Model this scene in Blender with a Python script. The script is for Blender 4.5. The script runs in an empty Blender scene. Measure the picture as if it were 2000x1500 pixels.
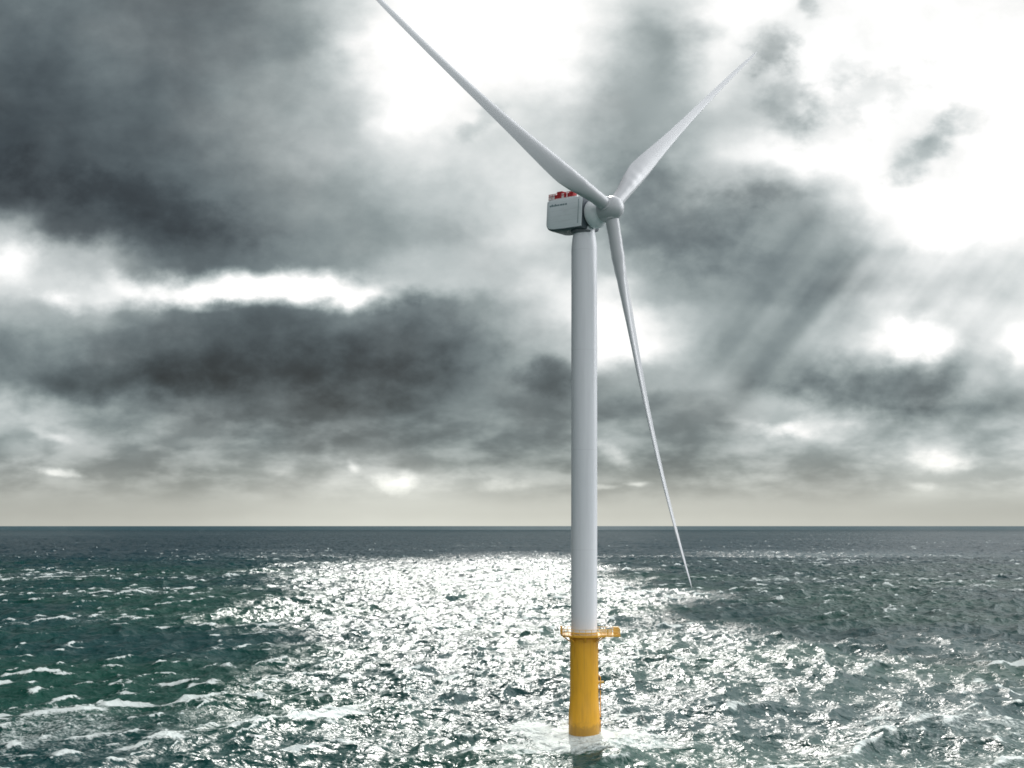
import bpy, bmesh, math
import numpy as np
from mathutils import Vector, Matrix

R = math.radians
S = bpy.context.scene
COL = S.collection

# ------------------------------------------------------------------ camera
CAM = Vector((-14.1, -230.46, 40.6))
cd = bpy.data.cameras.new("camera")
cam = bpy.data.objects.new("camera", cd)
COL.objects.link(cam)
cam.location = CAM
cam.rotation_euler = (R(90), 0, 0)
cd.sensor_width = 36.0
cd.lens = 36.0 * 2304.6 / 2000.0
cd.shift_y = 276.0 / 2000.0
cd.clip_start = 0.5
cd.clip_end = 200000
S.camera = cam
S.view_settings.view_transform = 'Standard'
S.view_settings.look = 'None'
S.view_settings.exposure = 0.0
S.view_settings.gamma = 1.0
S.cycles.max_bounces = 6
S.cycles.filter_width = 1.7
S.cycles.use_denoising = True
S.cycles.caustics_reflective = False
S.cycles.sample_clamp_indirect = 4.0

SUN_AZ, SUN_EL = 2.5, 36.0          # degrees right of the view axis, degrees up

# ------------------------------------------------------------------ node helper
class NG:
    def __init__(self, tree):
        self.t = tree; self.n = tree.nodes; self.l = tree.links
    def new(self, typ, **kw):
        nd = self.n.new(typ)
        for k, v in kw.items(): setattr(nd, k, v)
        return nd
    def put(self, sock, v):
        if isinstance(v, bpy.types.NodeSocket): self.l.new(v, sock)
        else: sock.default_value = v
    def math(self, op, a, b=0.0, c=None, clamp=False):
        nd = self.new('ShaderNodeMath', operation=op, use_clamp=clamp)
        self.put(nd.inputs[0], a); self.put(nd.inputs[1], b)
        if c is not None: self.put(nd.inputs[2], c)
        return nd.outputs[0]
    def smooth(self, v, a, b, lo=0.0, hi=1.0):
        nd = self.new('ShaderNodeMapRange', interpolation_type='SMOOTHSTEP')
        self.put(nd.inputs[0], v); self.put(nd.inputs[1], a); self.put(nd.inputs[2], b)
        self.put(nd.inputs[3], lo); self.put(nd.inputs[4], hi)
        return nd.outputs[0]
    def mixf(self, f, a, b):
        nd = self.new('ShaderNodeMix', data_type='FLOAT')
        self.put(nd.inputs[0], f); self.put(nd.inputs[2], a); self.put(nd.inputs[3], b)
        return nd.outputs[0]
    def mixc(self, f, a, b, blend='MIX'):
        nd = self.new('ShaderNodeMix', data_type='RGBA', blend_type=blend)
        self.put(nd.inputs[0], f); self.put(nd.inputs[6], a); self.put(nd.inputs[7], b)
        return nd.outputs[2]
    def comb(self, x, y, z=0.0):
        nd = self.new('ShaderNodeCombineXYZ')
        self.put(nd.inputs[0], x); self.put(nd.inputs[1], y); self.put(nd.inputs[2], z)
        return nd.outputs[0]
    def sep(self, v):
        nd = self.new('ShaderNodeSeparateXYZ'); self.put(nd.inputs[0], v)
        return nd.outputs
    def noise(self, v, scale, detail=4.0, rough=0.5, dist=0.0, color=False):
        nd = self.new('ShaderNodeTexNoise')
        if v is not None: self.put(nd.inputs['Vector'], v)
        nd.inputs['Scale'].default_value = scale
        nd.inputs['Detail'].default_value = detail
        nd.inputs['Roughness'].default_value = rough
        nd.inputs['Distortion'].default_value = dist
        return nd.outputs['Color' if color else 'Fac']

def rgb(*c): return tuple(c) + (1.0,)

# ------------------------------------------------------------------ sky: cloud deck in the world, by direction
# brightness of the cloud deck, rows from the top of the view down to the horizon; columns across the view
ROWS = [
 (0,   [110,112,110,105,110,125,160,215,258,257,257,258,225,200,255,257,235,258,255,248,242]),
 (75,  [ 95,100,114,108,112,120,150,245,257,257,257,255,198,146,245,205,258,250,258,258,255]),
 (150, [ 85, 88,112,105,118,140,165,228,257,257,257,238,182,146,228,200,257,247,257,257,257]),
 (225, [ 75, 82, 95,105,125,150,165,200,257,245,228,200,156,156,190,195,243,257,240,252,257]),
 (300, [ 68, 72, 82, 95,115,140,165,185,218,212,215,192,148,165,195,243,258,252,220,258,257]),
 (375, [ 68, 70, 72, 82,105,120,140,155,185,190,215,205,143,138,165,150,195,257,257,257,257]),
 (450, [175, 95, 80, 73, 83,108,130,140,150,165,215,205,148,124,130,143,150,218,258,258,252]),
 (510, [250,190,170,118,100,118,130,135,182,185,195,200,168,143,138,128,145,180,205,215,220]),
 (565, [205,205,228,218,254,256,258,258,188,190,190,238,215,158,143,128,140,165,190,200,215]),
 (610, [170,165,158,130,108, 92,108,115,112,138,170,228,257,200,150,150,160,190,200,215,220]),
 (675, [125,140,115,105, 93, 84, 88, 88, 84,105,150,195,258,215,150,150,165,215,256,200,252]),
 (740, [125,100, 84, 77, 74, 77, 79, 81, 84,100,130,120,160,165,155,140,125,130,135,165,175]),
 (800, [190,170,150,120, 94, 84, 84, 90,100,115,115,110,120,125,150,185,175,122,122,130,150]),
 (850, [150,165,150,140,135,125,120,115,115,120,125,125,155,130,140,170,175,170,165,165,170]),
 (900, [150,150,140,135,140,150,150,165,150,140,130,130,150,130,145,155,150,165,200,185,180]),
 (945, [160,155,160,155,155,165,175,190,200,185,170,160,160,155,160,165,165,170,190,185,180]),
 (1000,[170,170,172,175,178,185,195,200,200,198,195,192,190,188,187,185,183,183,180,178,175]),
 (1027,[178,178,180,183,188,195,203,208,208,206,203,200,198,196,195,193,190,188,186,184,182]),
]
F0 = 2304.6
# single cloud banks and gaps: centre, half sizes, turn (degrees), change in brightness, softness
BANKS = [
 (540,566,215,34,0,38,.9),(255,562,75,28,-32,32,.9),(28,500,60,65,0,22,.9),(112,578,45,22,-20,45,.8),
 (795,575,34,22,0,-45,.9),(1195,620,90,95,0,10,.9),(1290,120,60,110,-12,12,.9),(790,215,60,60,0,16,.9),
 (1800,300,95,30,42,-40,.95),(1512,100,48,48,0,-42,.8),(1535,190,50,70,0,-28,.9),(1588,0,22,22,0,-45,.9),(1650,130,70,25,0,-22,.9),
 (1800,672,100,34,-5,34,.9),(1990,700,34,60,0,34,.9),(775,942,60,20,5,50,.9),(550,920,36,14,0,30,.9),(690,910,12,12,0,55,.9),
 (110,923,48,8,-4,60,.8),(60,880,60,26,-15,28,.9),(1202,890,42,15,-30,50,.8),(1600,833,100,18,4,42,.9),(1830,905,65,22,0,48,.8),
 (1800,947,34,9,0,35,.9),(980,947,46,12,0,35,.9),(1242,945,28,5,0,50,.9),(1175,950,30,5,0,40,.9),(1520,840,44,14,0,35,.9),(400,862,70,10,0,24,.9),
 (110,850,36,12,-20,38,.9),(1720,765,150,42,0,-22,.9),(930,255,40,16,30,-28,.9),(1060,740,60,30,0,-25,.9),(1500,375,95,22,0,-18,.9),
 (1440,300,60,40,0,14,.9),(1690,180,120,40,10,-20,.9),(1900,240,80,30,20,-22,.9),(1620,250,60,60,0,-12,.9),(560,730,257,50,0,-14,.9),(250,390,230,45,-14,-14,.9),(1300,430,150,110,20,-14,.95),(400,700,480,90,4,-9,.95),(430,592,30,8,0,-40,.9),
]
def build_world():
    W = bpy.data.worlds.new("World"); S.world = W; W.use_nodes = True
    nt = W.node_tree; nt.nodes.clear(); g = NG(nt)
    tc = g.new('ShaderNodeTexCoord')
    d = tc.outputs['Generated']
    X, Y, Z = g.sep(d)
    Yc = g.math('MAXIMUM', Y, 0.25)
    px = g.math('DIVIDE', X, Yc); py = g.math('DIVIDE', Z, Yc)      # tangents of azimuth / elevation
    p = g.comb(px, py, 0.0)
    # domain warp, two octaves, so that the cloud edges billow
    stretch = g.new('ShaderNodeVectorMath', operation='MULTIPLY'); g.put(stretch.inputs[0], p); stretch.inputs[1].default_value = (1.0, 1.3, 1.0)
    q = stretch.outputs[0]
    w1 = g.noise(q, 9.0, 3.0, 0.5, 0.0, True)
    w2 = g.noise(q, 30.0, 5.0, 0.55, 0.0, True)
    w1s = g.sep(w1); w2s = g.sep(w2)
    fade = g.smooth(py, 0.0, 0.10, 0.25, 1.0)                        # flatter, calmer layers low down
    def warp(base, a, b, s1, s2):
        k = g.math('ADD', g.math('MULTIPLY', g.math('SUBTRACT', a, 0.5), s1), g.math('MULTIPLY', g.math('SUBTRACT', b, 0.5), s2))
        return g.math('ADD', base, g.math('MULTIPLY', k, fade))
    ux = warp(px, w1s[0], w2s[0], 0.060, 0.036)
    uy = warp(py, w1s[1], w2s[1], 0.036, 0.028)
    U = g.math('ADD', g.math('MULTIPLY', ux, F0 / 2000.0), 0.5)      # 0..1 across the view
    val = None
    ys = [(1027 - r[0]) / F0 for r in ROWS]
    for i, (yy, vals) in enumerate(ROWS):
        cr = g.new('ShaderNodeValToRGB'); cr.color_ramp.interpolation = 'CARDINAL'
        els = cr.color_ramp.elements
        els[0].position = 0.0; els[1].position = 1.0
        for k in range(1, 20): els.new(k / 20.0)
        for k in range(21):
            v = vals[k] / 300.0
            els[k].color = (v, v, v, 1)
        g.put(cr.inputs[0], U)
        sp = g.new('ShaderNodeSeparateColor'); g.l.new(cr.outputs[0], sp.inputs[0])
        cur = sp.outputs[0]
        if val is None: val = cur
        else:
            f = g.smooth(uy, ys[i - 1], ys[i])                        # ys falls: from the upper row to this one
            val = g.mixf(f, val, cur)
    # soft cloud texture on top of the big forms
    n1 = g.noise(q, 12.0, 4.0, 0.5, 0.4)
    n2 = g.noise(q, 42.0, 6.0, 0.56, 0.1)
    det = g.math('ADD', g.math('MULTIPLY', g.math('SUBTRACT', n1, 0.5), 0.13), g.math('MULTIPLY', g.math('SUBTRACT', n2, 0.5), 0.085))
    lowfade = g.smooth(py, 0.012, 0.07, 0.12, 1.0)
    val = g.math('ADD', val, g.math('MULTIPLY', det, lowfade))
    # low cloud banks, flattened and finer towards the horizon
    lay = g.comb(px, g.math('MULTIPLY', g.math('POWER', g.math('MAXIMUM', py, 0.001), 0.75), 1.55), 4.0)
    nl = g.noise(lay, 17.0, 4.0, 0.52, 0.08)
    lm = g.math('MULTIPLY', g.smooth(py, 0.012, 0.045), g.smooth(py, 0.15, 0.06))
    val = g.math('ADD', val, g.math('MULTIPLY', lm, g.smooth(nl, 0.36, 0.70, -0.05, 0.10)))
    # separate banks and gaps
    bx = g.math('ADD', g.math('MULTIPLY', g.math('ADD', g.math('MULTIPLY', ux, 0.62), g.math('MULTIPLY', px, 0.38)), F0), 1000.0)
    by = g.math('SUBTRACT', 1027.0, g.math('MULTIPLY', g.math('ADD', g.math('MULTIPLY', uy, 0.62), g.math('MULTIPLY', py, 0.38)), F0))
    edge = g.math('ADD', g.math('MULTIPLY', g.math('SUBTRACT', n2, 0.5), 2.2), g.math('MULTIPLY', g.math('SUBTRACT', n1, 0.5), 1.6))
    for (cx, cy, rx, ry, an, am, so) in BANKS:
        ca, sa = math.cos(R(an)), math.sin(R(an))
        ex = g.math('SUBTRACT', bx, cx); ey = g.math('SUBTRACT', by, cy)
        a1 = g.math('MULTIPLY', g.math('SUBTRACT', g.math('MULTIPLY', ex, ca), g.math('MULTIPLY', ey, sa)), 1 / rx)
        b1 = g.math('MULTIPLY', g.math('ADD', g.math('MULTIPLY', ex, sa), g.math('MULTIPLY', ey, ca)), 1 / ry)
        dd = g.math('ADD', g.math('SQRT', g.math('ADD', g.math('MULTIPLY', a1, a1), g.math('MULTIPLY', b1, b1))), edge)
        val = g.math('ADD', val, g.smooth(dd, 1.0 - so, 1.0 + so * 0.55, am / 300.0, 0.0))
    # slanting light shafts below the gap in the clouds at the right
    a = R(52)
    across = g.math('ADD', g.math('MULTIPLY', px, math.sin(a)), g.math('MULTIPLY', py, -math.cos(a)))
    along = g.math('ADD', g.math('MULTIPLY', px, math.cos(a)), g.math('MULTIPLY', py, math.sin(a)))
    sh = g.noise(g.comb(g.math('MULTIPLY', across, 1.0), g.math('MULTIPLY', along, 0.07), 3.0), 27.0, 2.5, 0.5)
    m1 = g.math('MULTIPLY', g.smooth(px, 0.12, 0.24), g.smooth(px, 0.52, 0.36))
    m2 = g.math('MULTIPLY', g.smooth(py, 0.05, 0.13), g.smooth(py, 0.30, 0.22))
    val = g.math('ADD', val, g.math('MULTIPLY', g.math('MULTIPLY', m1, m2), g.math('MULTIPLY', g.math('SUBTRACT', sh, 0.44), 0.40)))
    # outside the view: a broken grey deck all round, brighter high up and towards the sun
    nb = g.noise(d, 2.6, 6.0, 0.55, 0.4)
    deck = g.smooth(nb, 0.34, 0.68, 0.46, 0.78)
    deck = g.math('MULTIPLY', deck, g.smooth(X, -0.9, 0.5, 0.75, 1.16))
    deck = g.math('ADD', deck, g.smooth(Y, -0.05, -0.6, 0.0, 0.17))
    dl = g.new('ShaderNodeVectorMath', operation='DOT_PRODUCT'); g.put(dl.inputs[0], d); dl.inputs[1].default_value = (-0.88, 0.47, 0.05)
    deck = g.math('MULTIPLY', deck, g.smooth(dl.outputs['Value'], 0.58, 0.92, 1.0, 0.30))  # dark lobe added at the left, shading the tower's left edge
    sunv = (math.sin(R(SUN_AZ + 14)) * math.cos(R(44)), math.cos(R(SUN_AZ + 14)) * math.cos(R(44)), math.sin(R(44)))
    dt = g.new('ShaderNodeVectorMath', operation='DOT_PRODUCT'); g.put(dt.inputs[0], d); dt.inputs[1].default_value = sunv
    deck = g.math('ADD', deck, g.smooth(dt.outputs['Value'], 0.80, 0.99, 0.0, 0.45))
    # a wide bright patch added to the unseen deck at the right, for rim light
    rv = Vector((math.sin(R(72)) * math.cos(R(28)), math.cos(R(72)) * math.cos(R(28)), math.sin(R(28))))
    dr = g.new('ShaderNodeVectorMath', operation='DOT_PRODUCT'); g.put(dr.inputs[0], d); dr.inputs[1].default_value = rv
    deck = g.math('ADD', deck, g.smooth(dr.outputs['Value'], 0.86, 0.97, 0.0, 1.0))
    off = g.math('MAXIMUM', g.smooth(g.math('ABSOLUTE', px), 0.46, 0.62), g.smooth(py, 0.46, 0.60))
    off = g.math('MAXIMUM', off, g.smooth(Y, 0.5, 0.3))
    val = g.mixf(off, val, deck)
    # display value -> light (about the sRGB curve)
    val = g.math('ADD', val, g.smooth(val, 0.30, 0.60, 0.0, 0.025))
    lin = g.math('POWER', g.math('MULTIPLY', g.math('MAXIMUM', val, 0.02), 300.0 / 255.0), 2.25)
    tint = g.new('ShaderNodeValToRGB')
    te = tint.color_ramp.elements
    te[0].position = 0.22; te[0].color = rgb(0.78, 1.05, 1.17)
    te[1].position = 0.84; te[1].color = rgb(1.0, 1.0, 0.985)
    e = te.new(0.5); e.color = rgb(0.88, 1.04, 1.05)
    g.put(tint.inputs[0], val)
    tn = g.noise(q, 6.0, 3.0, 0.5)
    tcol = g.mixc(g.smooth(tn, 0.42, 0.66, 0.0, 0.28), tint.outputs[0], rgb(0.97, 1.0, 1.0))
    tcol = g.mixc(g.smooth(py, 0.075, 0.0), tcol, rgb(0.99, 1.02, 0.93))
    tcol = g.mixc(g.math('MULTIPLY', off, 0.8), tcol, rgb(0.985, 1.0, 1.03))
    sc = g.new('ShaderNodeVectorMath', operation='SCALE')
    g.put(sc.inputs[0], tcol); g.put(sc.inputs['Scale'], lin)
    # below the horizon: nothing bright
    bg = g.new('ShaderNodeBackground'); g.put(bg.inputs[0], sc.outputs[0]); bg.inputs[1].default_value = 1.03
    sky = g.new('ShaderNodeTexSky', sky_type='NISHITA', sun_disc=False)
    sky.sun_elevation = R(SUN_EL); sky.sun_rotation = R(SUN_AZ)
    b2 = g.new('ShaderNodeBackground'); g.l.new(sky.outputs[0], b2.inputs[0]); b2.inputs[1].default_value = 0.05
    mx = g.new('ShaderNodeMixShader'); mx.inputs[0].default_value = 0.06   # a little clear air through the deck
    g.l.new(bg.outputs[0], mx.inputs[1]); g.l.new(b2.outputs[0], mx.inputs[2])
    out = g.new('ShaderNodeOutputWorld'); g.l.new(mx.outputs[0], out.inputs[0])
build_world()

# ------------------------------------------------------------------ sun
sd = bpy.data.lights.new("sun", 'SUN'); sun = bpy.data.objects.new("sun", sd); COL.objects.link(sun)
sd.energy = 3.0; sd.angle = R(0.5); sd.color = (1.0, 0.97, 0.92)
sv = Vector((math.sin(R(SUN_AZ)) * math.cos(R(SUN_EL)), math.cos(R(SUN_AZ)) * math.cos(R(SUN_EL)), math.sin(R(SUN_EL))))
sun.rotation_euler = sv.to_track_quat('Z', 'Y').to_euler()
sun.location = (0, 0, 300)

# ------------------------------------------------------------------ sea: sum of three wave fields on one sheet
rng = np.random.default_rng(11)
def wave_tile(L, N, lmin, lmax, lpeak, hs, wdir, spread):
    """height and horizontal displacement of a periodic sea patch"""
    k1 = 2 * np.pi * np.fft.fftfreq(N, L / N)
    kx, ky = np.meshgrid(k1, k1, indexing='ij')
    k = np.hypot(kx, ky); k[0, 0] = 1e-6
    kp = 2 * np.pi / lpeak
    P = np.exp(-1.25 * (kp / k) ** 2) / k ** 4
    c = (kx * math.cos(wdir) + ky * math.sin(wdir)) / k
    P *= np.where(c > 0, np.abs(c) ** spread, 0.12 * np.abs(c) ** spread) + 0.03
    P *= (k > 2 * np.pi / lmax) * (k < 2 * np.pi / lmin)
    P[0, 0] = 0
    amp = np.sqrt(P) * (rng.normal(size=(N, N)) + 1j * rng.normal(size=(N, N)))
    h = np.fft.ifft2(amp).real
    sc = hs / 4.0 / h.std()
    amp = amp * sc
    h = np.fft.ifft2(amp).real
    dx = np.fft.ifft2(-1j * kx / k * amp).real * -1
    dy = np.fft.ifft2(-1j * ky / k * amp).real * -1
    return h.astype(np.float32), dx.astype(np.float32), dy.astype(np.float32)

def sample(tile, L, rot, x, y):
    c, s = math.cos(rot), math.sin(rot)
    N = tile[0].shape[0]
    u = (c * x + s * y) / L * N; v = (-s * x + c * y) / L * N
    iu = np.floor(u); iv = np.floor(v)
    fu = (u - iu).astype(np.float32); fv = (v - iv).astype(np.float32)
    iu = iu.astype(np.int64) % N; iv = iv.astype(np.int64) % N
    ju = (iu + 1) % N; jv = (iv + 1) % N
    r = []
    for a in tile:
        r.append((a[iu, iv] * (1 - fu) + a[ju, iv] * fu) * (1 - fv) + (a[iu, jv] * (1 - fu) + a[ju, jv] * fu) * fv)
    h, dx, dy = r
    return h, c * dx - s * dy, s * dx + c * dy

WD = R(-62)
TILES = [  # tile, size, rotation
    (wave_tile(397.0, 768, 8.0, 220, 60.0, 2.7, WD, 4), 397.0, R(0)),
    (wave_tile(457.0, 1024, 5.0, 120, 28.0, 2.0, WD - R(31) + R(38), 2), 457.0, R(31)),
    (wave_tile(97.0, 768, 1.2, 6.0, 12.0, 0.50, WD - R(57), 1.5), 97.0, R(57)),
]
def vnoise(x, y, seed):
    """smooth value noise, vectorised"""
    ix = np.floor(x); iy = np.floor(y); fx = x - ix; fy = y - iy
    fx = fx * fx * (3 - 2 * fx); fy = fy * fy * (3 - 2 * fy)
    def hsh(a, b):
        n = np.sin(a * 127.1 + b * 311.7 + seed * 74.7) * 43758.5453
        return n - np.floor(n)
    return (hsh(ix, iy) * (1 - fx) + hsh(ix + 1, iy) * fx) * (1 - fy) + (hsh(ix, iy + 1) * (1 - fx) + hsh(ix + 1, iy + 1) * fx) * fy
def fbm(x, y, seed, o=4):
    t = 0; a = 0.5
    for i in range(o):
        t = t + a * vnoise(x, y, seed + i); x = x * 2.03; y = y * 2.03; a *= 0.5
    return t / (1 - 0.5 ** o)
def sstep(x, a, b):
    t = np.clip((x - a) / (b - a), 0, 1); return t * t * (3 - 2 * t)

def build_sea():
    fine = np.radians(np.linspace(-29, 29, 1050))
    rest = np.radians(np.linspace(29, 331, 152))[1:-1]
    az = np.concatenate([fine, rest])
    rr = [3.0]
    while rr[-1] < 150: rr.append(rr[-1] + 4.0)
    while rr[-1] < 60000:
        r = rr[-1]
        q = 0.0026 if r < 1600 else (0.005 if r < 5000 else 0.05)
        rr.append(r * (1 + q))
    rr = np.array(rr)
    nr, na = len(rr), len(az)
    Rg, Ag = np.meshgrid(rr, az, indexing='ij')
    x = CAM.x + Rg * np.sin(Ag); y = CAM.y + Rg * np.cos(Ag)
    x = x.ravel(); y = y.ravel(); rad = Rg.ravel()
    h = np.zeros_like(x); dx = np.zeros_like(x); dy = np.zeros_like(x)
    for i, (t, L, rot) in enumerate(TILES):
        a, b, c = sample(t, L, rot, x, y)
        if i == 2:
            gust = 0.6 + 0.9 * fbm(x / 60.0, y / 60.0, 5, 3)
            a, b, c = a * gust, b * gust, c * gust
        h += a; dx += b; dy += c
        if i == 0: bx0, by0 = dx * 1.15, dy * 1.15
        if i == 1: bx_, by_ = dx * 1.15, dy * 1.15
    fade = 1 - sstep(rad, 4000, 14000)
    CH = 1.15
    h *= fade; dx *= fade * CH; dy *= fade * CH
    # calmer run-up round the foundation
    dd = np.hypot(x, y)
    h = h * (1 - np.exp(-(dd / 7.5) ** 2)) + 0.25 * np.exp(-(dd / 6.0) ** 2)
    # folding of the surface (Jacobian) gives the breaking crests
    def grad(f):
        fr = np.gradient(f, axis=0) / np.gradient(rr)[:, None]
        fa = np.gradient(f, axis=1) / (rr[:, None] * np.gradient(az)[None, :])
        return fr * np.sin(Ag) + fa * np.cos(Ag), fr * np.cos(Ag) - fa * np.sin(Ag)
    def fold(a, b):
        dxx, dxy = grad(a.reshape(nr, na)); dyx, dyy = grad(b.reshape(nr, na))
        return ((1 + dxx) * (1 + dyy) - dxy * dyx).ravel()
    near = (rad > 180) & (rad < 700) & (np.abs(x) < 250)
    def crest(J, p0, p1):
        a, b = np.percentile(J[near], [p0, p1]); return 1 - sstep(J, a, b)
    patch = fbm(x / 95.0 + 3.1, y / 95.0, 21, 4)
    ragged = fbm(x / 5.0, y / 5.0, 27, 4)
    big = crest(fold(bx_, by_), 1.0, 15.0) * (0.35 + 0.65 * sstep(ragged, 0.35, 0.6))
    small = crest(fold(dx, dy), 0.5, 10.0) * sstep(patch, 0.42, 0.66)
    foam = np.maximum(big * (0.40 + 0.75 * sstep(patch, 0.38, 0.6)), small * 0.9)
    patch2 = fbm(x / 170.0 + 9.7, y / 110.0, 41, 3)
    long_ = crest(fold(bx0, by0), 1.0, 13.0) * sstep(patch2, 0.45, 0.60) * (0.45 + 0.55 * sstep(fbm(x / 9.0, y / 4.0, 28, 4), 0.38, 0.58))
    foam = np.maximum(foam * (0.55 + 0.45 * sstep(patch2, 0.35, 0.6)), long_ * 1.05)
    foam = foam + 0.30 * sstep(patch, 0.50, 0.75)
    # old foam drifting in lacy rafts, thickest in the nearer water
    raft = sstep(fbm(x / 22.0 + 5.0, y / 22.0, 45, 4), 0.44, 0.66)
    foam = foam + (0.06 + 0.09 * (1 - sstep(y - CAM.y, 200, 330))) * raft
    # the churned water round the foundation
    n = fbm(x / 1.8, y / 1.8, 33, 4)
    dd2 = np.hypot(x * 0.8, (y + 9.0) * 0.75)
    foam = np.maximum(foam, 0.62 * (1 - sstep(dd2 + 14 * (fbm(x / 5.0, y / 5.0, 39, 3) - 0.5), 6.0, 24.0)))
    foam = np.maximum(foam, 1.7 * (1 - sstep(dd, 3.6, 6.5)))
    foam = np.maximum(foam, 1.2 * (1 - sstep(dd + 16 * (fbm(x / 6.0, y / 6.0, 37, 3) - 0.5), 3.4, 26.0)) * (0.05 + 0.95 * sstep(n, 0.40, 0.66)))
    # sunlit glitter patch put into the water's gloss, below and behind the turbine
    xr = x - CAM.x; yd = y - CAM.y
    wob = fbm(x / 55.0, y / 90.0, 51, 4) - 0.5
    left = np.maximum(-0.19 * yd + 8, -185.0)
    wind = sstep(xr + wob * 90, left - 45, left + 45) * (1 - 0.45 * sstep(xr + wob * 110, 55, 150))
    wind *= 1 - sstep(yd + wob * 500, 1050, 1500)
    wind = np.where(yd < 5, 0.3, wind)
    co = np.stack([x + dx, y + dy, h], 1).astype(np.float32)
    co = np.concatenate([co, np.array([[CAM.x, CAM.y, 0]], np.float32)])
    i = np.arange(nr - 1)[:, None] * na; j = np.arange(na)[None, :]
    j2 = (j + 1) % na
    quads = np.stack([i + j, i + j2, i + na + j2, i + na + j], 2).reshape(-1, 4)[:, ::-1]
    tris = np.stack([np.full(na, nr * na), np.arange(na), (np.arange(na) + 1) % na], 1)[:, ::-1]
    me = bpy.data.meshes.new("sea")
    nq, ntri = len(quads), len(tris)
    me.vertices.add(len(co)); me.vertices.foreach_set("co", co.ravel())
    me.loops.add(nq * 4 + ntri * 3)
    me.loops.foreach_set("vertex_index", np.concatenate([quads.ravel(), tris.ravel()]).astype(np.int32))
    me.polygons.add(nq + ntri)
    ls = np.concatenate([np.arange(nq) * 4, nq * 4 + np.arange(ntri) * 3]).astype(np.int32)
    me.polygons.foreach_set("loop_start", ls)
    me.polygons.foreach_set("use_smooth", np.ones(nq + ntri, dtype=bool))
    me.update(calc_edges=True)
    at = me.attributes.new("foam", 'FLOAT', 'POINT')
    at.data.foreach_set("value", np.append(foam, 0).astype(np.float32))
    at = me.attributes.new("wind", 'FLOAT', 'POINT')  # mask of the sunlit patch, read by gloss and bump
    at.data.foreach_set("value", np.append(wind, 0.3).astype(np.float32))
    ob = bpy.data.objects.new("sea", me); COL.objects.link(ob)
    ob["kind"] = "structure"; ob["label"] = "choppy dark teal sea with foam and sun glitter reaching the horizon"
    ob["category"] = "sea"
    return ob

def sea_material():
    m = bpy.data.materials.new("sea_water"); m.use_nodes = True
    g = NG(m.node_tree); g.n.clear()
    geo = g.new('ShaderNodeNewGeometry'); pos = geo.outputs['Position']
    at = g.new('ShaderNodeAttribute', attribute_name="foam")
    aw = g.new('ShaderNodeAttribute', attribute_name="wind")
    X, Y, Z = g.sep(pos)
    flat = g.comb(X, Y, 0.0)
    st = g.new('ShaderNodeVectorMath', operation='MULTIPLY'); g.put(st.inputs[0], flat); st.inputs[1].default_value = (0.8, 1.0, 1.0)
    wind = aw.outputs['Fac']                       # 0 duller water .. 1 glossier, bumpier water imitating the sunlit patch
    n1 = g.noise(st.outputs[0], 0.26, 3.0, 0.55, 0.5)
    n2 = g.noise(st.outputs[0], 1.1, 3.0, 0.55, 0.3)
    hgt = g.math('ADD', g.math('MULTIPLY', n1, 2.2), g.math('MULTIPLY', n2, 0.26))
    bump = g.new('ShaderNodeBump'); bump.inputs['Distance'].default_value = 1.0
    calm = 1.0
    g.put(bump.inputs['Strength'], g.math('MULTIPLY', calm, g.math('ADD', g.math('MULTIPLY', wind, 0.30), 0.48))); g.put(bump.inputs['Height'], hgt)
    w = g.new('ShaderNodeBsdfPrincipled')
    tn = g.noise(flat, 0.008, 3.0, 0.5)
    body = g.mixc(g.smooth(tn, 0.38, 0.62), rgb(0.003, 0.042, 0.042), rgb(0.006, 0.056, 0.040))
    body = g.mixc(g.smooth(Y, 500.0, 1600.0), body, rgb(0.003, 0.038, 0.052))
    g.put(w.inputs['Base Color'], body)
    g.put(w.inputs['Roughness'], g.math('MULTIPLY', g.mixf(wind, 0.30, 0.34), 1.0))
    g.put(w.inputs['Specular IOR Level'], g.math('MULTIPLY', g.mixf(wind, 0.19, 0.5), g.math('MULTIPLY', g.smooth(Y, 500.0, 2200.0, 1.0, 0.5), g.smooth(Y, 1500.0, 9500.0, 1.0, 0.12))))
    w.inputs['IOR'].default_value = 1.333
    g.put(w.inputs['Normal'], bump.outputs[0])
    # foam: lacy, streaked
    f1 = g.noise(st.outputs[0], 0.55, 5.0, 0.62, 0.8)
    f2 = g.noise(st.outputs[0], 1.9, 4.0, 0.62, 0.5)
    lace = g.math('ADD', g.math('MULTIPLY', f1, 0.5), g.math('MULTIPLY', f2, 0.5))
    fm = g.math('SUBTRACT', g.math('ADD', g.math('MULTIPLY', at.outputs['Fac'], 0.55), lace), 0.67)
    fac = g.smooth(fm, 0.0, 0.24, 0.0, 0.86)
    fo = g.new('ShaderNodeBsdfPrincipled')
    fo.inputs['Base Color'].default_value = rgb(0.72, 0.78, 0.75); fo.inputs['Roughness'].default_value = 0.8
    fo.inputs['Specular IOR Level'].default_value = 0.2
    g.put(fo.inputs['Normal'], bump.outputs[0])
    mx = g.new('ShaderNodeMixShader'); g.put(mx.inputs[0], fac)
    g.l.new(w.outputs[0], mx.inputs[1]); g.l.new(fo.outputs[0], mx.inputs[2])
    out = g.new('ShaderNodeOutputMaterial'); g.l.new(mx.outputs[0], out.inputs[0])
    return m
sea = build_sea(); sea.data.materials.append(sea_material())

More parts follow.
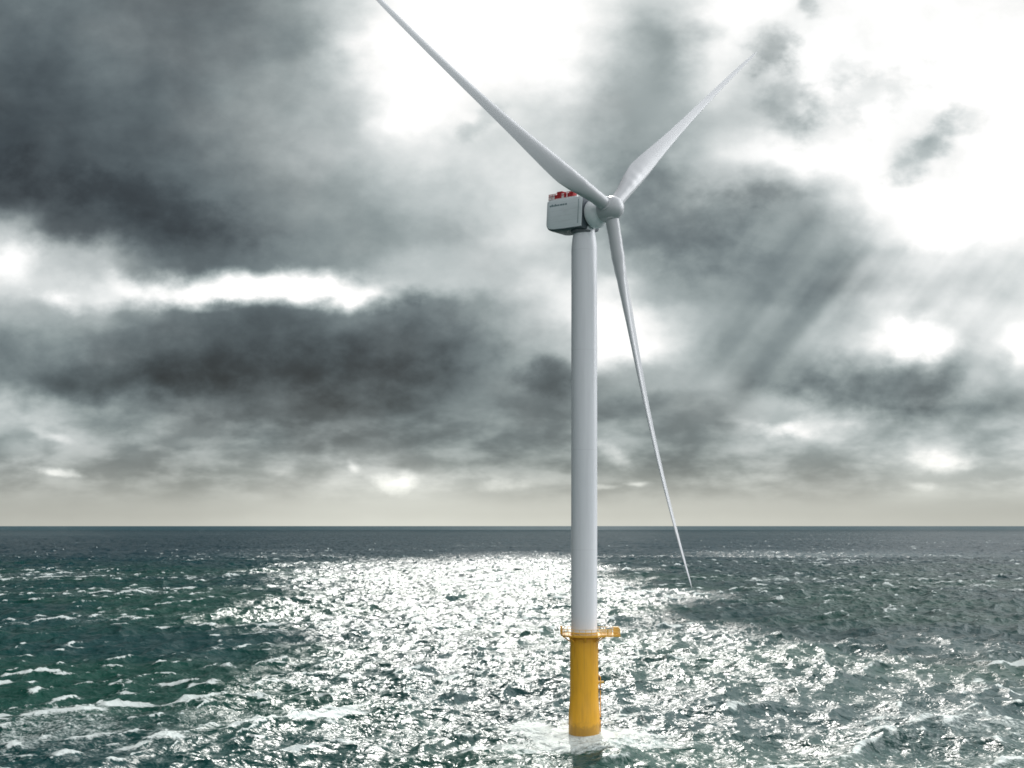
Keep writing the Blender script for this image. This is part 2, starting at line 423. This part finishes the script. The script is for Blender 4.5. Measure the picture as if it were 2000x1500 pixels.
# ------------------------------------------------------------------ clouds added above the view to shade the sea
def cloud(name, inside, H, x0, x1, y0, y1, nx, ny, thick, label):
    """a lumpy slab of cloud added to block the sun; inside(x, y) > 0 over the part of the sea it shades (metres from the camera)"""
    ox = H / math.tan(R(SUN_EL)) * math.sin(R(SUN_AZ)); oy = H / math.tan(R(SUN_EL)) * math.cos(R(SUN_AZ))
    core = np.linspace(-0.3 * (x1 - x0) / 2, 0.3 * (x1 - x0) / 2, nx)
    xs = np.concatenate([np.linspace(x0, core[0], 30)[:-1], core, np.linspace(core[-1], x1, 30)[1:]]); nx = len(xs)
    ys = np.linspace(y0, y1, ny)
    Xg, Yg = np.meshgrid(xs, ys, indexing='ij')
    ins = inside(Xg, Yg)
    cell = (ins[:-1, :-1] + ins[1:, :-1] + ins[:-1, 1:] + ins[1:, 1:]) > 0
    lump = fbm(Xg / (thick * 8.0), Yg / (thick * 8.0), 71, 4)
    edge = np.clip(ins, 0, 1)
    top = H + thick * (0.06 + edge * (0.35 + 1.1 * lump)); bot = H - thick * (0.06 + edge * 0.35 * lump)
    idx = -np.ones((2, nx, ny), int); co = []
    fs = []
    def vid(l, i, j):
        if idx[l, i, j] < 0:
            idx[l, i, j] = len(co)
            co.append((CAM.x + Xg[i, j] + ox, CAM.y + Yg[i, j] + oy, (bot, top)[l][i, j]))
        return int(idx[l, i, j])
    for i in range(nx - 1):
        for j in range(ny - 1):
            if not cell[i, j]: continue
            q = ((i, j), (i + 1, j), (i + 1, j + 1), (i, j + 1))
            fs.append([vid(1, *p) for p in q]); fs.append([vid(0, *p) for p in q[::-1]])
            for (a, b, di, dj) in ((q[0], q[1], 0, -1), (q[1], q[2], 1, 0), (q[2], q[3], 0, 1), (q[3], q[0], -1, 0)):
                ii, jj = i + di, j + dj
                if not (0 <= ii < nx - 1 and 0 <= jj < ny - 1) or not cell[ii, jj]:
                    fs.append([vid(0, *a), vid(0, *b), vid(1, *b), vid(1, *a)])
    me = bpy.data.meshes.new(name); me.from_pydata(co, [], fs); me.update()
    me.polygons.foreach_set("use_smooth", [True] * len(me.polygons))
    m = bpy.data.materials.new("shade_cloud_vapour"); m.use_nodes = True
    g = NG(m.node_tree); g.n.clear()
    df = g.new('ShaderNodeBsdfDiffuse'); df.inputs[0].default_value = rgb(0.75, 0.77, 0.8)
    tr = g.new('ShaderNodeBsdfTranslucent'); tr.inputs[0].default_value = rgb(0.8, 0.82, 0.85)
    mx = g.new('ShaderNodeMixShader'); mx.inputs[0].default_value = 0.5
    g.l.new(df.outputs[0], mx.inputs[1]); g.l.new(tr.outputs[0], mx.inputs[2])
    out = g.new('ShaderNodeOutputMaterial'); g.l.new(mx.outputs[0], out.inputs[0])
    me.materials.append(m)
    o = bpy.data.objects.new(name, me); COL.objects.link(o)
    o["kind"] = "structure"; o["label"] = label; o["category"] = "cloud"
    return o
def shade_near(x, y):
    wob = fbm(x / 90.0, y / 140.0, 61, 3) - 0.5
    rag = fbm(x / 26.0, y / 60.0, 83, 4) - 0.5
    lf = np.maximum(-0.16 * np.maximum(y, 0) - 12, -200.0) - 22
    rt = 78 + np.where(y < 520, (520 - np.minimum(y, 520)) * 0.30, 0)
    left = (lf - x + wob * 90) / 45.0
    right = (x - rt + wob * 110) / 45.0
    return np.maximum(left, right) + rag * 3.4 - 0.1
def shade_far(x, y):
    wob = fbm(x / 120.0, y / 420.0, 63, 5) - 0.5
    return (y - 1380 + wob * 2300) / 300.0
cloud("shade_cloud_near", shade_near, 1900.0, -1500, 1500, -450, 1480, 130, 220, 14.0, "added cloud out of view, shading the sea around the sunlit patch")
cloud("shade_cloud_far", shade_far, 13800.0, -9000, 9000, 500, 10500, 300, 160, 60.0, "added high cloud out of view, shading the far sea")

# ------------------------------------------------------------------ paints
def paint(name, col, rough=0.4, dirt=0.1, scale=(0.5, 0.5, 0.08), spec=0.5, bumpy=0.0, dirtcol=None, seams=None):
    m = bpy.data.materials.new(name); m.use_nodes = True
    g = NG(m.node_tree); b = g.n['Principled BSDF']
    tc = g.new('ShaderNodeTexCoord'); o = tc.outputs['Object']
    st = g.new('ShaderNodeVectorMath', operation='MULTIPLY'); g.put(st.inputs[0], o); st.inputs[1].default_value = scale
    n = g.noise(st.outputs[0], 2.0, 6.0, 0.6)
    dc = dirtcol or tuple(c * 0.55 for c in col)
    c = g.mixc(g.math('MULTIPLY', g.smooth(n, 0.40, 0.75), dirt), rgb(*col), rgb(*dc))
    if seams:                                     # panel joints: dark, narrow, at a regular pitch along one axis
        ax, pitch, wid = seams
        v = g.sep(o)[ax]
        fr = g.math('FRACT', g.math('DIVIDE', g.math('ADD', v, 100.0), pitch))
        ln = g.math('LESS_THAN', fr, wid / pitch)
        c = g.mixc(g.math('MULTIPLY', ln, 0.22), c, rgb(*[x * 0.4 for x in col]))
    g.put(b.inputs['Base Color'], c)
    r = g.math('ADD', g.math('MULTIPLY', n, 0.18), rough - 0.09)
    g.put(b.inputs['Roughness'], r)
    b.inputs['Specular IOR Level'].default_value = spec
    if bumpy:
        bp = g.new('ShaderNodeBump'); bp.inputs['Strength'].default_value = bumpy; bp.inputs['Distance'].default_value = 0.05
        g.put(bp.inputs['Height'], n); g.put(b.inputs['Normal'], bp.outputs[0])
    return m
M_TOWER = paint("tower_paint", (0.69, 0.71, 0.74), 0.34, 0.16, (0.6, 0.6, 0.03), seams=(2, 19.4, 0.08))
M_BLADE = paint("blade_paint", (0.50, 0.515, 0.535), 0.26, 0.14, (0.5, 0.5, 0.05))
M_NAC = paint("nacelle_paint", (0.80, 0.85, 0.88), 0.40, 0.15, (0.3, 0.3, 0.8), seams=(2, 1.05, 0.05))
M_GEN = paint("generator_paint", (0.80, 0.84, 0.86), 0.28, 0.12, (0.5, 0.5, 0.5))
M_DARK = paint("dark_steel", (0.07, 0.09, 0.10), 0.5, 0.2, (1, 1, 1))
M_NAC_DARK = paint("nacelle_dark", (0.10, 0.12, 0.14), 0.5, 0.2, (1, 1, 1))
M_YEL = paint("yellow_paint", (0.76, 0.385, 0.02), 0.40, 0.40, (0.7, 0.7, 0.08), dirtcol=(0.40, 0.19, 0.02), bumpy=0.15)
def stain_foundation(m):
    g = NG(m.node_tree); b = g.n['Principled BSDF']
    src = b.inputs['Base Color'].links[0].from_socket
    tc = g.new('ShaderNodeTexCoord'); o = tc.outputs['Object']; X, Y, Z = g.sep(o)
    ang = g.math('ARCTAN2', Y, X)
    run = g.noise(g.comb(g.math('MULTIPLY', ang, 9.0), g.math('MULTIPLY', Z, 0.10), 0.0), 1.0, 4.0, 0.6)
    rf = g.math('MULTIPLY', g.smooth(run, 0.56, 0.72), 0.45)
    c = g.mixc(rf, src, rgb(0.30, 0.12, 0.02))
    edge = g.noise(o, 1.3, 4.0, 0.6)
    wet = g.smooth(g.math('ADD', Z, g.math('MULTIPLY', edge, -3.4)), 0.9, -0.7)
    c = g.mixc(g.math('MULTIPLY', wet, 0.5), c, rgb(0.16, 0.10, 0.03))
    g.put(b.inputs['Base Color'], c)
stain_foundation(M_YEL)
M_YELL = paint("pale_yellow_paint", (0.72, 0.47, 0.10), 0.5, 0.3, (1, 1, 1))
M_RED = paint("red_paint", (0.42, 0.025, 0.03), 0.5, 0.25, (1, 1, 1))
M_WHITE = paint("white_paint", (0.75, 0.72, 0.71), 0.5, 0.15, (1, 1, 1))
M_MARK = paint("lettering_paint", (0.10, 0.19, 0.21), 0.5, 0.1, (1, 1, 1))

# ------------------------------------------------------------------ mesh helpers
def link(name, bm, mat, parent=None, smooth=True, mats=None):
    me = bpy.data.meshes.new(name); bmesh.ops.recalc_face_normals(bm, faces=bm.faces[:])
    bm.to_mesh(me); bm.free()
    for mm in (mats or [mat]): me.materials.append(mm)
    if smooth:
        me.polygons.foreach_set("use_smooth", [True] * len(me.polygons))
        try: me.set_sharp_from_angle(angle=R(38))
        except Exception: pass
    o = bpy.data.objects.new(name, me); COL.objects.link(o)
    if parent is not None: o.parent = parent
    return o
def loft(bm, rings, cap=True, closed=True):
    vs = [[bm.verts.new(p) for p in ring] for ring in rings]
    n = len(vs[0])
    for a, b in zip(vs[:-1], vs[1:]):
        for i in range(n if closed else n - 1):
            j = (i + 1) % n
            bm.faces.new((a[i], a[j], b[j], b[i]))
    if cap:
        bm.faces.new(vs[0][::-1]); bm.faces.new(vs[-1])
    return vs
def lathe(bm, prof, n=64, mtx=None, cap=True):
    rings = []
    for r, z in prof:
        ring = [Vector((r * math.cos(2 * math.pi * i / n), r * math.sin(2 * math.pi * i / n), z)) for i in range(n)]
        rings.append([mtx @ v for v in ring] if mtx else ring)
    return loft(bm, rings, cap)
def box(bm, c, s, rot=0.0):
    res = bmesh.ops.create_cube(bm, size=1.0)['verts']
    mt = Matrix.Translation(c) @ Matrix.Rotation(rot, 4, 'Z') @ Matrix.Diagonal((*s, 1))
    bmesh.ops.transform(bm, matrix=mt, verts=res)
    return res
def tube(bm, a, b, r, n=10):
    a = Vector(a); b = Vector(b); d = (b - a).normalized()
    q = d.to_track_quat('Z', 'Y').to_matrix()
    rings = [[p + q @ Vector((r * math.cos(2 * math.pi * i / n), r * math.sin(2 * math.pi * i / n), 0)) for i in range(n)] for p in (a, b)]
    return loft(bm, rings)

# ------------------------------------------------------------------ wind turbine
turb = bpy.data.objects.new("wind_turbine", None); COL.objects.link(turb)
turb.empty_display_size = 5
turb["label"] = "tall white three-bladed wind turbine standing on a yellow foundation in rough sea"
turb["category"] = "wind turbine"

# transition piece (yellow foundation)
bm = bmesh.new()
lathe(bm, [(3.04, -9), (3.04, 3.2), (3.02, 3.9), (2.95, 4.9), (2.86, 5.9), (2.80, 6.8), (2.77, 8.0), (2.76, 18.6), (2.76, 19.2)], 72)
tp = link("foundation", bm, M_YEL, turb)
# bands round the foundation
bm = bmesh.new()
lathe(bm, [(2.74, 18.25), (2.90, 18.27), (2.90, 18.55), (2.74, 18.57)], 72)
link("collar", bm, M_YEL, tp)
# boat landing at the right rear, held off the steel by brackets
BL = R(14)
def polar(r, a, z): return Vector((r * math.cos(a), r * math.sin(a), z))
bm = bmesh.new()
for da in (-0.22, 0.22):
    tube(bm, polar(3.42, BL + da + 0.30, -3), polar(3.42, BL + da + 0.30, 10.8), 0.10)
    tube(bm, polar(3.42, BL + da + 0.30, 10.8), polar(2.75, BL + da + 0.30, 11.6), 0.10)
blo = link("boat_landing", bm, M_YEL, turb)
for z, ln, mt in ((16.2, 0.75, M_DARK), (10.0, 1.2, M_YELL), (8.6, 0.95, M_DARK), (2.9, 0.85, M_DARK)):
    bm = bmesh.new(); box(bm, polar(2.65 + ln / 2, 0.06, z), (ln, 0.55, 0.34), 0.06); box(bm, polar(2.78, 0.06, z - 0.3), (0.3, 0.2, 0.5), 0.06)
    link("bracket", bm, mt, blo, smooth=False)
bm = bmesh.new()
for z in np.arange(-1, 18.8, 0.32):
    tube(bm, polar(3.12, 0.46, z), polar(3.12, 0.60, z), 0.025, 6)
for a in (0.46, 0.60):
    tube(bm, polar(3.12, a, -2), polar(3.12, a, 19.0), 0.04, 8)
link("ladder", bm, M_YEL, turb)

# working platform: octagonal deck with a laydown arm to the right, rails all round
ZD = 19.35
def deck_outline():
    pts = []
    for i in range(24):
        a = 2 * math.pi * i / 24
        pts.append(polar(4.55, a, 0))
    out = []
    for p in pts:
        if p.x > 3.3: continue
        out.append(p)
    # order by angle starting after the gap
    out.sort(key=lambda p: (math.atan2(p.y, p.x)) % (2 * math.pi))
    return [Vector((6.9, -2.2, 0)), Vector((6.9, 2.6, 0))] + out
OUTL = deck_outline()
bm = bmesh.new()
lo = [bm.verts.new(p + Vector((0, 0, ZD - 0.32))) for p in OUTL]
hi = [bm.verts.new(p + Vector((0, 0, ZD))) for p in OUTL]
bm.faces.new(lo[::-1]); bm.faces.new(hi)
for i in range(len(OUTL)):
    j = (i + 1) % len(OUTL); bm.faces.new((lo[i], lo[j], hi[j], hi[i]))
for a in np.linspace(0, 2 * math.pi, 8, endpoint=False):
    tube(bm, polar(2.6, a, ZD - 1.5), polar(4.3, a, ZD - 0.34), 0.12)
plat = link("platform", bm, M_YEL, turb, smooth=False)
bm = bmesh.new()
n = len(OUTL)
for i in range(n):
    a, b = OUTL[i] * 0.985, OUTL[(i + 1) % n] * 0.985
    L = (b - a).length; k = max(1, round(L / 1.2))
    for t in range(k):
        p = a.lerp(b, t / k); tube(bm, p + Vector((0, 0, ZD)), p + Vector((0, 0, ZD + 1.15)), 0.05, 8)
    for zz in (0.12, 0.62, 1.15):
        tube(bm, a + Vector((0, 0, ZD + zz)), b + Vector((0, 0, ZD + zz)), 0.045, 8)
link("railing", bm, M_YELL, plat)
# equipment box and grating panel standing on the laydown arm
bm = bmesh.new()
vs = box(bm, (6.2, 0.2, ZD + 0.65), (0.95, 1.1, 1.3)); box(bm, (6.2, 0.2, ZD + 1.36), (1.1, 1.25, 0.10))
link("equipment_box", bm, M_YELL, plat, smooth=False)
bm = bmesh.new()
for i in range(9):
    box(bm, (3.0 + i * 0.26, -1.95, ZD + 0.62), (0.20, 0.05, 1.02))
link("infill_panel", bm, M_YELL, plat, smooth=False)
# short post at the far left end of the deck
bm = bmesh.new()
box(bm, (-4.5, -0.4, ZD + 0.75), (0.34, 0.34, 1.5)); box(bm, (-4.5, -0.4, ZD + 1.56), (0.5, 0.5, 0.12))
link("lamp_post", bm, M_YEL, plat, smooth=False)

# tower
bm = bmesh.new()
lathe(bm, [(2.58, 18.9), (2.58, 19.4), (2.55, 19.5), (2.54, 50), (2.52, 80), (2.50, 94.0), (2.47, 95.0), (2.30, 96.6), (2.12, 97.5), (2.08, 98.6)], 96)
tw = link("tower", bm, M_TOWER, turb)
bm = bmesh.new()
lathe(bm, [(2.50, 19.52), (2.72, 19.54), (2.72, 19.78), (2.50, 19.80)], 96)
link("flange", bm, M_YELL, tw)

# nacelle frame: x along the shaft (horizontal), y away from the viewer's side
AL, TILT, PH = 0.7408, 0.10097, 1.21568
ah = Vector((math.cos(AL), -math.sin(AL), 0)); u = Vector((-math.sin(AL), -math.cos(AL), 0))
ZN = 101.1
NM = Matrix(((ah.x, -u.x, 0, 0), (ah.y, -u.y, 0, 0), (0, 0, 1, ZN), (0, 0, 0, 1))) @ Matrix.Translation((0, -0.3, 0)) @ Matrix.Rotation(R(3.2), 4, 'Y')
def rrect(x, hw, z0, z1, r, n=6):
    pts = []
    for cx, cz, a0 in ((hw - r, z1 - r, 0), (-hw + r, z1 - r, 90), (-hw + r, z0 + r, 180), (hw - r, z0 + r, 270)):
        for i in range(n + 1):
            a = R(a0 + 90 * i / n); pts.append(Vector((x, cx + r * math.cos(a), cz + r * math.sin(a))))
    return pts
def nring(x, hw, z0, z1, r, kw=0.70, kh=0.45):
    """box section with rounded roof edges and a belly that narrows to a keel"""
    pts = []
    for cx, a0 in ((hw - r, 0), (-hw + r, 90)):
        for i in range(7):
            a = R(a0 + 15 * i); pts.append(Vector((x, cx + r * math.cos(a), z1 - r + r * math.sin(a))))
    for k in range(8):
        t = k / 7; pts.append(Vector((x, -hw * (1 - (1 - kw) * t ** 1.6), z0 + kh * (1 - t) ** 1.6)))
    for k in range(8):
        t = 1 - k / 7; pts.append(Vector((x, hw * (1 - (1 - kw) * t ** 1.6), z0 + kh * (1 - t) ** 1.6)))
    return pts
bm = bmesh.new()
sec = [(-7.2, 2.4, -1.5, 2.75, 0.3), (-7.15, 2.62, -1.9, 2.95, 0.3), (-7.0, 2.72, -2.3, 3.03, 0.3), (-6.7, 2.78, -2.65, 3.1, 0.3), (-6.0, 2.8, -2.9, 3.12, 0.3),
       (-5.0, 2.8, -3.02, 3.15, 0.3), (-2, 2.8, -3.1, 3.15, 0.3), (1.4, 2.8, -3.1, 3.15, 0.3), (1.8, 2.78, -3.05, 3.12, 0.3), (1.88, 2.72, -2.95, 3.05, 0.3)]
loft(bm, [nring(*q) for q in sec])
for f in bm.faces: f.material_index = 0
nac = link("nacelle", bm, None, turb, mats=[M_NAC, M_NAC_DARK]); nac.matrix_world = NM
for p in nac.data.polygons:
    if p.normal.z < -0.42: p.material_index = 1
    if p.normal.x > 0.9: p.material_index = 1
def nac_child(name, bm, mat, smooth=False, par=None):
    o = link(name, bm, mat, par or nac, smooth); o.matrix_parent_inverse = Matrix.Identity(4); return o
# yaw bearing below
bm = bmesh.new(); lathe(bm, [(2.25, -3.6), (2.25, -3.15)], 64)
nac_child("yaw_bearing", bm, M_DARK, True)
# faint row of lettering along the upper side, too small to read
bm = bmesh.new(); rl = np.random.default_rng(4); xx = -6.1
while xx < -1.9:
    wd = 0.16 + 0.16 * rl.random(); hh = 0.30 + 0.14 * (rl.random() < 0.3)
    box(bm, (xx, -2.805, 1.75 + hh / 2), (wd, 0.03, hh)); xx += wd + 0.12
nac_child("lettering", bm, M_MARK)
# side frame of the nacelle panel
bm = bmesh.new()
for xa in (1.0,):
    box(bm, (xa, -2.805, 0.2), (0.10, 0.03, 4.6))
nac_child("panel_joint", bm, M_MARK)
# hoist deck with red and white guard on the roof
bm = bmesh.new(); box(bm, (-3.3, 0, 3.20), (7.2, 5.3, 0.12))
hd = nac_child("hoist_deck", bm, M_WHITE)
bm = bmesh.new()
cols = []
for sy in (-2.55, 2.55):
    for i in range(9):
        x0 = -6.85 + i * 0.8
        box(bm, (x0 + 0.02, sy, 3.78), (0.07, 0.07, 1.05))
    box(bm, (-3.6, sy, 4.27), (6.7, 0.09, 0.09)); box(bm, (-3.6, sy, 3.86), (6.7, 0.06, 0.06))
for i in range(8):
    y0 = -2.55 + i * 0.728
    for xx in (-6.85, -0.4): box(bm, (xx, y0, 3.78), (0.07, 0.07, 1.05))
for xx in (-6.85, -0.4):
    box(bm, (xx, 0, 4.27), (0.09, 5.1, 0.09))
gr = nac_child("guard_rail", bm, M_RED)
for sy in (-2.51, 2.51):
    for x0 in (-5.0, -4.2, -2.6, -1.8, -1.0):
        bm = bmesh.new(); box(bm, (x0 - 0.05, sy, 3.68), (0.66, 0.04, 0.76)); nac_child("red_panel", bm, M_RED)
    for x0 in (-6.45, -5.7, -3.35):
        bm = bmesh.new(); box(bm, (x0, sy, 3.72), (0.62, 0.04, 0.88)); nac_child("white_panel", bm, M_WHITE)
for cx, hz, wx in ((-4.6, 1.4, 1.3), (-1.7, 1.0, 0.9)):
    bm = bmesh.new(); box(bm, (cx, -1.4, 3.26 + hz / 2), (wx, 1.2, hz)); box(bm, (cx, -1.4, 3.26 + hz + 0.05), (wx + 0.12, 1.32, 0.1))
    nac_child("cooler", bm, M_RED)

# generator and main shaft housing between nacelle and hub (axis tilted up)
ax = Vector((math.cos(AL) * math.cos(TILT), -math.sin(AL) * math.cos(TILT), math.sin(TILT)))
v = u.cross(ax); v = -v if v.z < 0 else v
v.normalize()
HUB = Vector((0, 0, 100.6)) + ax * 6.45
def axframe(origin):
    m = Matrix.Identity(4)
    X = u; Yv = ax.cross(X)
    for i in range(3):
        m[i][0] = X[i]; m[i][1] = Yv[i]; m[i][2] = ax[i]; m[i][3] = origin[i]
    return m
bm = bmesh.new()
lathe(bm, [(2.3, -5.2), (2.3, -4.35)], 64)
nk = link("shaft_housing", bm, M_DARK, turb); nk.matrix_world = axframe(HUB)
bm = bmesh.new()
lathe(bm, [(2.2, -4.45), (2.55, -4.42), (2.72, -4.2), (2.78, -3.9), (2.76, -3.2), (2.62, -2.75), (2.3, -2.4), (2.05, -2.1), (1.98, -1.0)], 72)
gn = link("generator", bm, M_GEN, turb); gn.matrix_world = axframe(HUB)
# hub with rounded nose
bm = bmesh.new()
pr = [(1.75, -1.95), (2.1, -1.85), (2.3, -1.3), (2.36, -0.5), (2.3, 0.5), (2.1, 1.3), (1.7, 2.0), (1.15, 2.45), (0.55, 2.66), (0.05, 2.7)]
lathe(bm, pr, 64)
hub = link("hub", bm, M_BLADE, turb); hub.matrix_world = axframe(HUB)

# blades
def airfoil(t, camber, n=40):
    """closed outline, chord 0 (nose) .. 1 (tail); y>0 is the upwind side"""
    pts = []
    for i in range(n):
        a = 2 * math.pi * i / n
        x = 0.5 * (1 + math.cos(a))
        yt = 5 * t * (0.2969 * math.sqrt(x) - 0.1260 * x - 0.3516 * x ** 2 + 0.2843 * x ** 3 - 0.1015 * x ** 4)
        yc = -camber * 4 * x * (1 - x)
        pts.append((x, yc + (yt if a <= math.pi else -yt)))
    return pts
LB = 74.6
ST = [  # span fraction, chord, thickness, twist (deg), share of circle
    (0.020, 2.60, 1.00, 16, 1.0), (0.045, 2.60, 1.00, 16, 1.0), (0.075, 2.75, 0.86, 16, 0.8), (0.11, 3.20, 0.66, 15, 0.45),
    (0.15, 3.75, 0.50, 13, 0.15), (0.19, 4.05, 0.40, 11.5, 0.0), (0.24, 3.85, 0.34, 10, 0.0), (0.30, 3.35, 0.30, 8.5, 0.0),
    (0.38, 2.70, 0.28, 6.5, 0.0), (0.47, 2.15, 0.265, 5, 0.0), (0.56, 1.78, 0.25, 3.6, 0.0), (0.65, 1.50, 0.24, 2.4, 0.0),
    (0.74, 1.26, 0.23, 1.3, 0.0), (0.82, 1.06, 0.22, 0.6, 0.0), (0.89, 0.86, 0.21, 0.1, 0.0), (0.945, 0.64, 0.20, 0, 0.0),
    (0.98, 0.40, 0.20, 0, 0.0), (1.0, 0.10, 0.20, 0, 0.0)]
PITCH = 3.0
def blade_mesh():
    sk = np.array(ST); ts = np.concatenate([np.linspace(0.02, 0.3, 30), np.linspace(0.3, 0.94, 36)[1:], np.linspace(0.94, 1.0, 12)[1:]])
    bm = bmesh.new(); rings = []
    def ip(c, t):      # smooth interpolation
        x = sk[:, 0]; y = sk[:, c]; i = int(np.clip(np.searchsorted(x, t) - 1, 0, len(x) - 2))
        m = np.gradient(y, x); h = x[i + 1] - x[i]; s = (t - x[i]) / h
        if c in (2, 4): return y[i] + (y[i + 1] - y[i]) * s * s * (3 - 2 * s)
        return ((2*s**3-3*s**2+1)*y[i] + (s**3-2*s**2+s)*h*m[i] + (-2*s**3+3*s**2)*y[i+1] + (s**3-s**2)*h*m[i+1])
    for t in ts:
        ch, th, tw_, ci = ip(1, t), ip(2, t), R(ip(3, t) + PITCH), min(1.0, max(0.0, ip(4, t)))
        foil = airfoil(min(th, 0.6), 0.025 * (1 - ci))
        ring = []
        bend = 4.65 * t ** 2.5 + LB * t * math.sin(-0.0240)
        for k, (x, y) in enumerate(foil):
            a = 2 * math.pi * k / len(foil)
            cxp, cyp = 0.5 + 0.5 * math.cos(a), 0.5 * math.sin(a)
            off = 0.5 * ci + 0.32 * (1 - ci)
            qx = (cxp * ci + x * (1 - ci) - off) * ch
            qy = (cyp * ci + y * (1 - ci)) * ch
            # nose turned upwind by the twist
            rx = qx * math.cos(tw_) + qy * math.sin(tw_)
            ry = -qx * math.sin(tw_) + qy * math.cos(tw_)
            ring.append(Vector((rx, ry + bend, t * LB)))
        rings.append(ring)
    loft(bm, rings)
    return bm
b0 = link("blade", blade_mesh(), M_BLADE, turb)
bm = bmesh.new(); lathe(bm, [(1.36, 1.25), (1.55, 1.3), (1.55, 1.95), (1.42, 2.05), (1.36, 2.1)], 48)
c0 = link("root_collar", bm, M_BLADE, b0)
for k in range(3):
    a = PH + k * 2 * math.pi / 3
    d = v * math.cos(a) + u * math.sin(a); lead = v * math.sin(a) - u * math.cos(a)
    m = Matrix.Identity(4)
    for i in range(3):
        m[i][0] = -lead[i]; m[i][1] = ax[i]; m[i][2] = d[i]; m[i][3] = HUB[i]
    if k == 0: o = b0
    else:
        o = b0.copy(); COL.objects.link(o); o.parent = turb
        c = c0.copy(); COL.objects.link(c); c.parent = o
    o.matrix_world = m
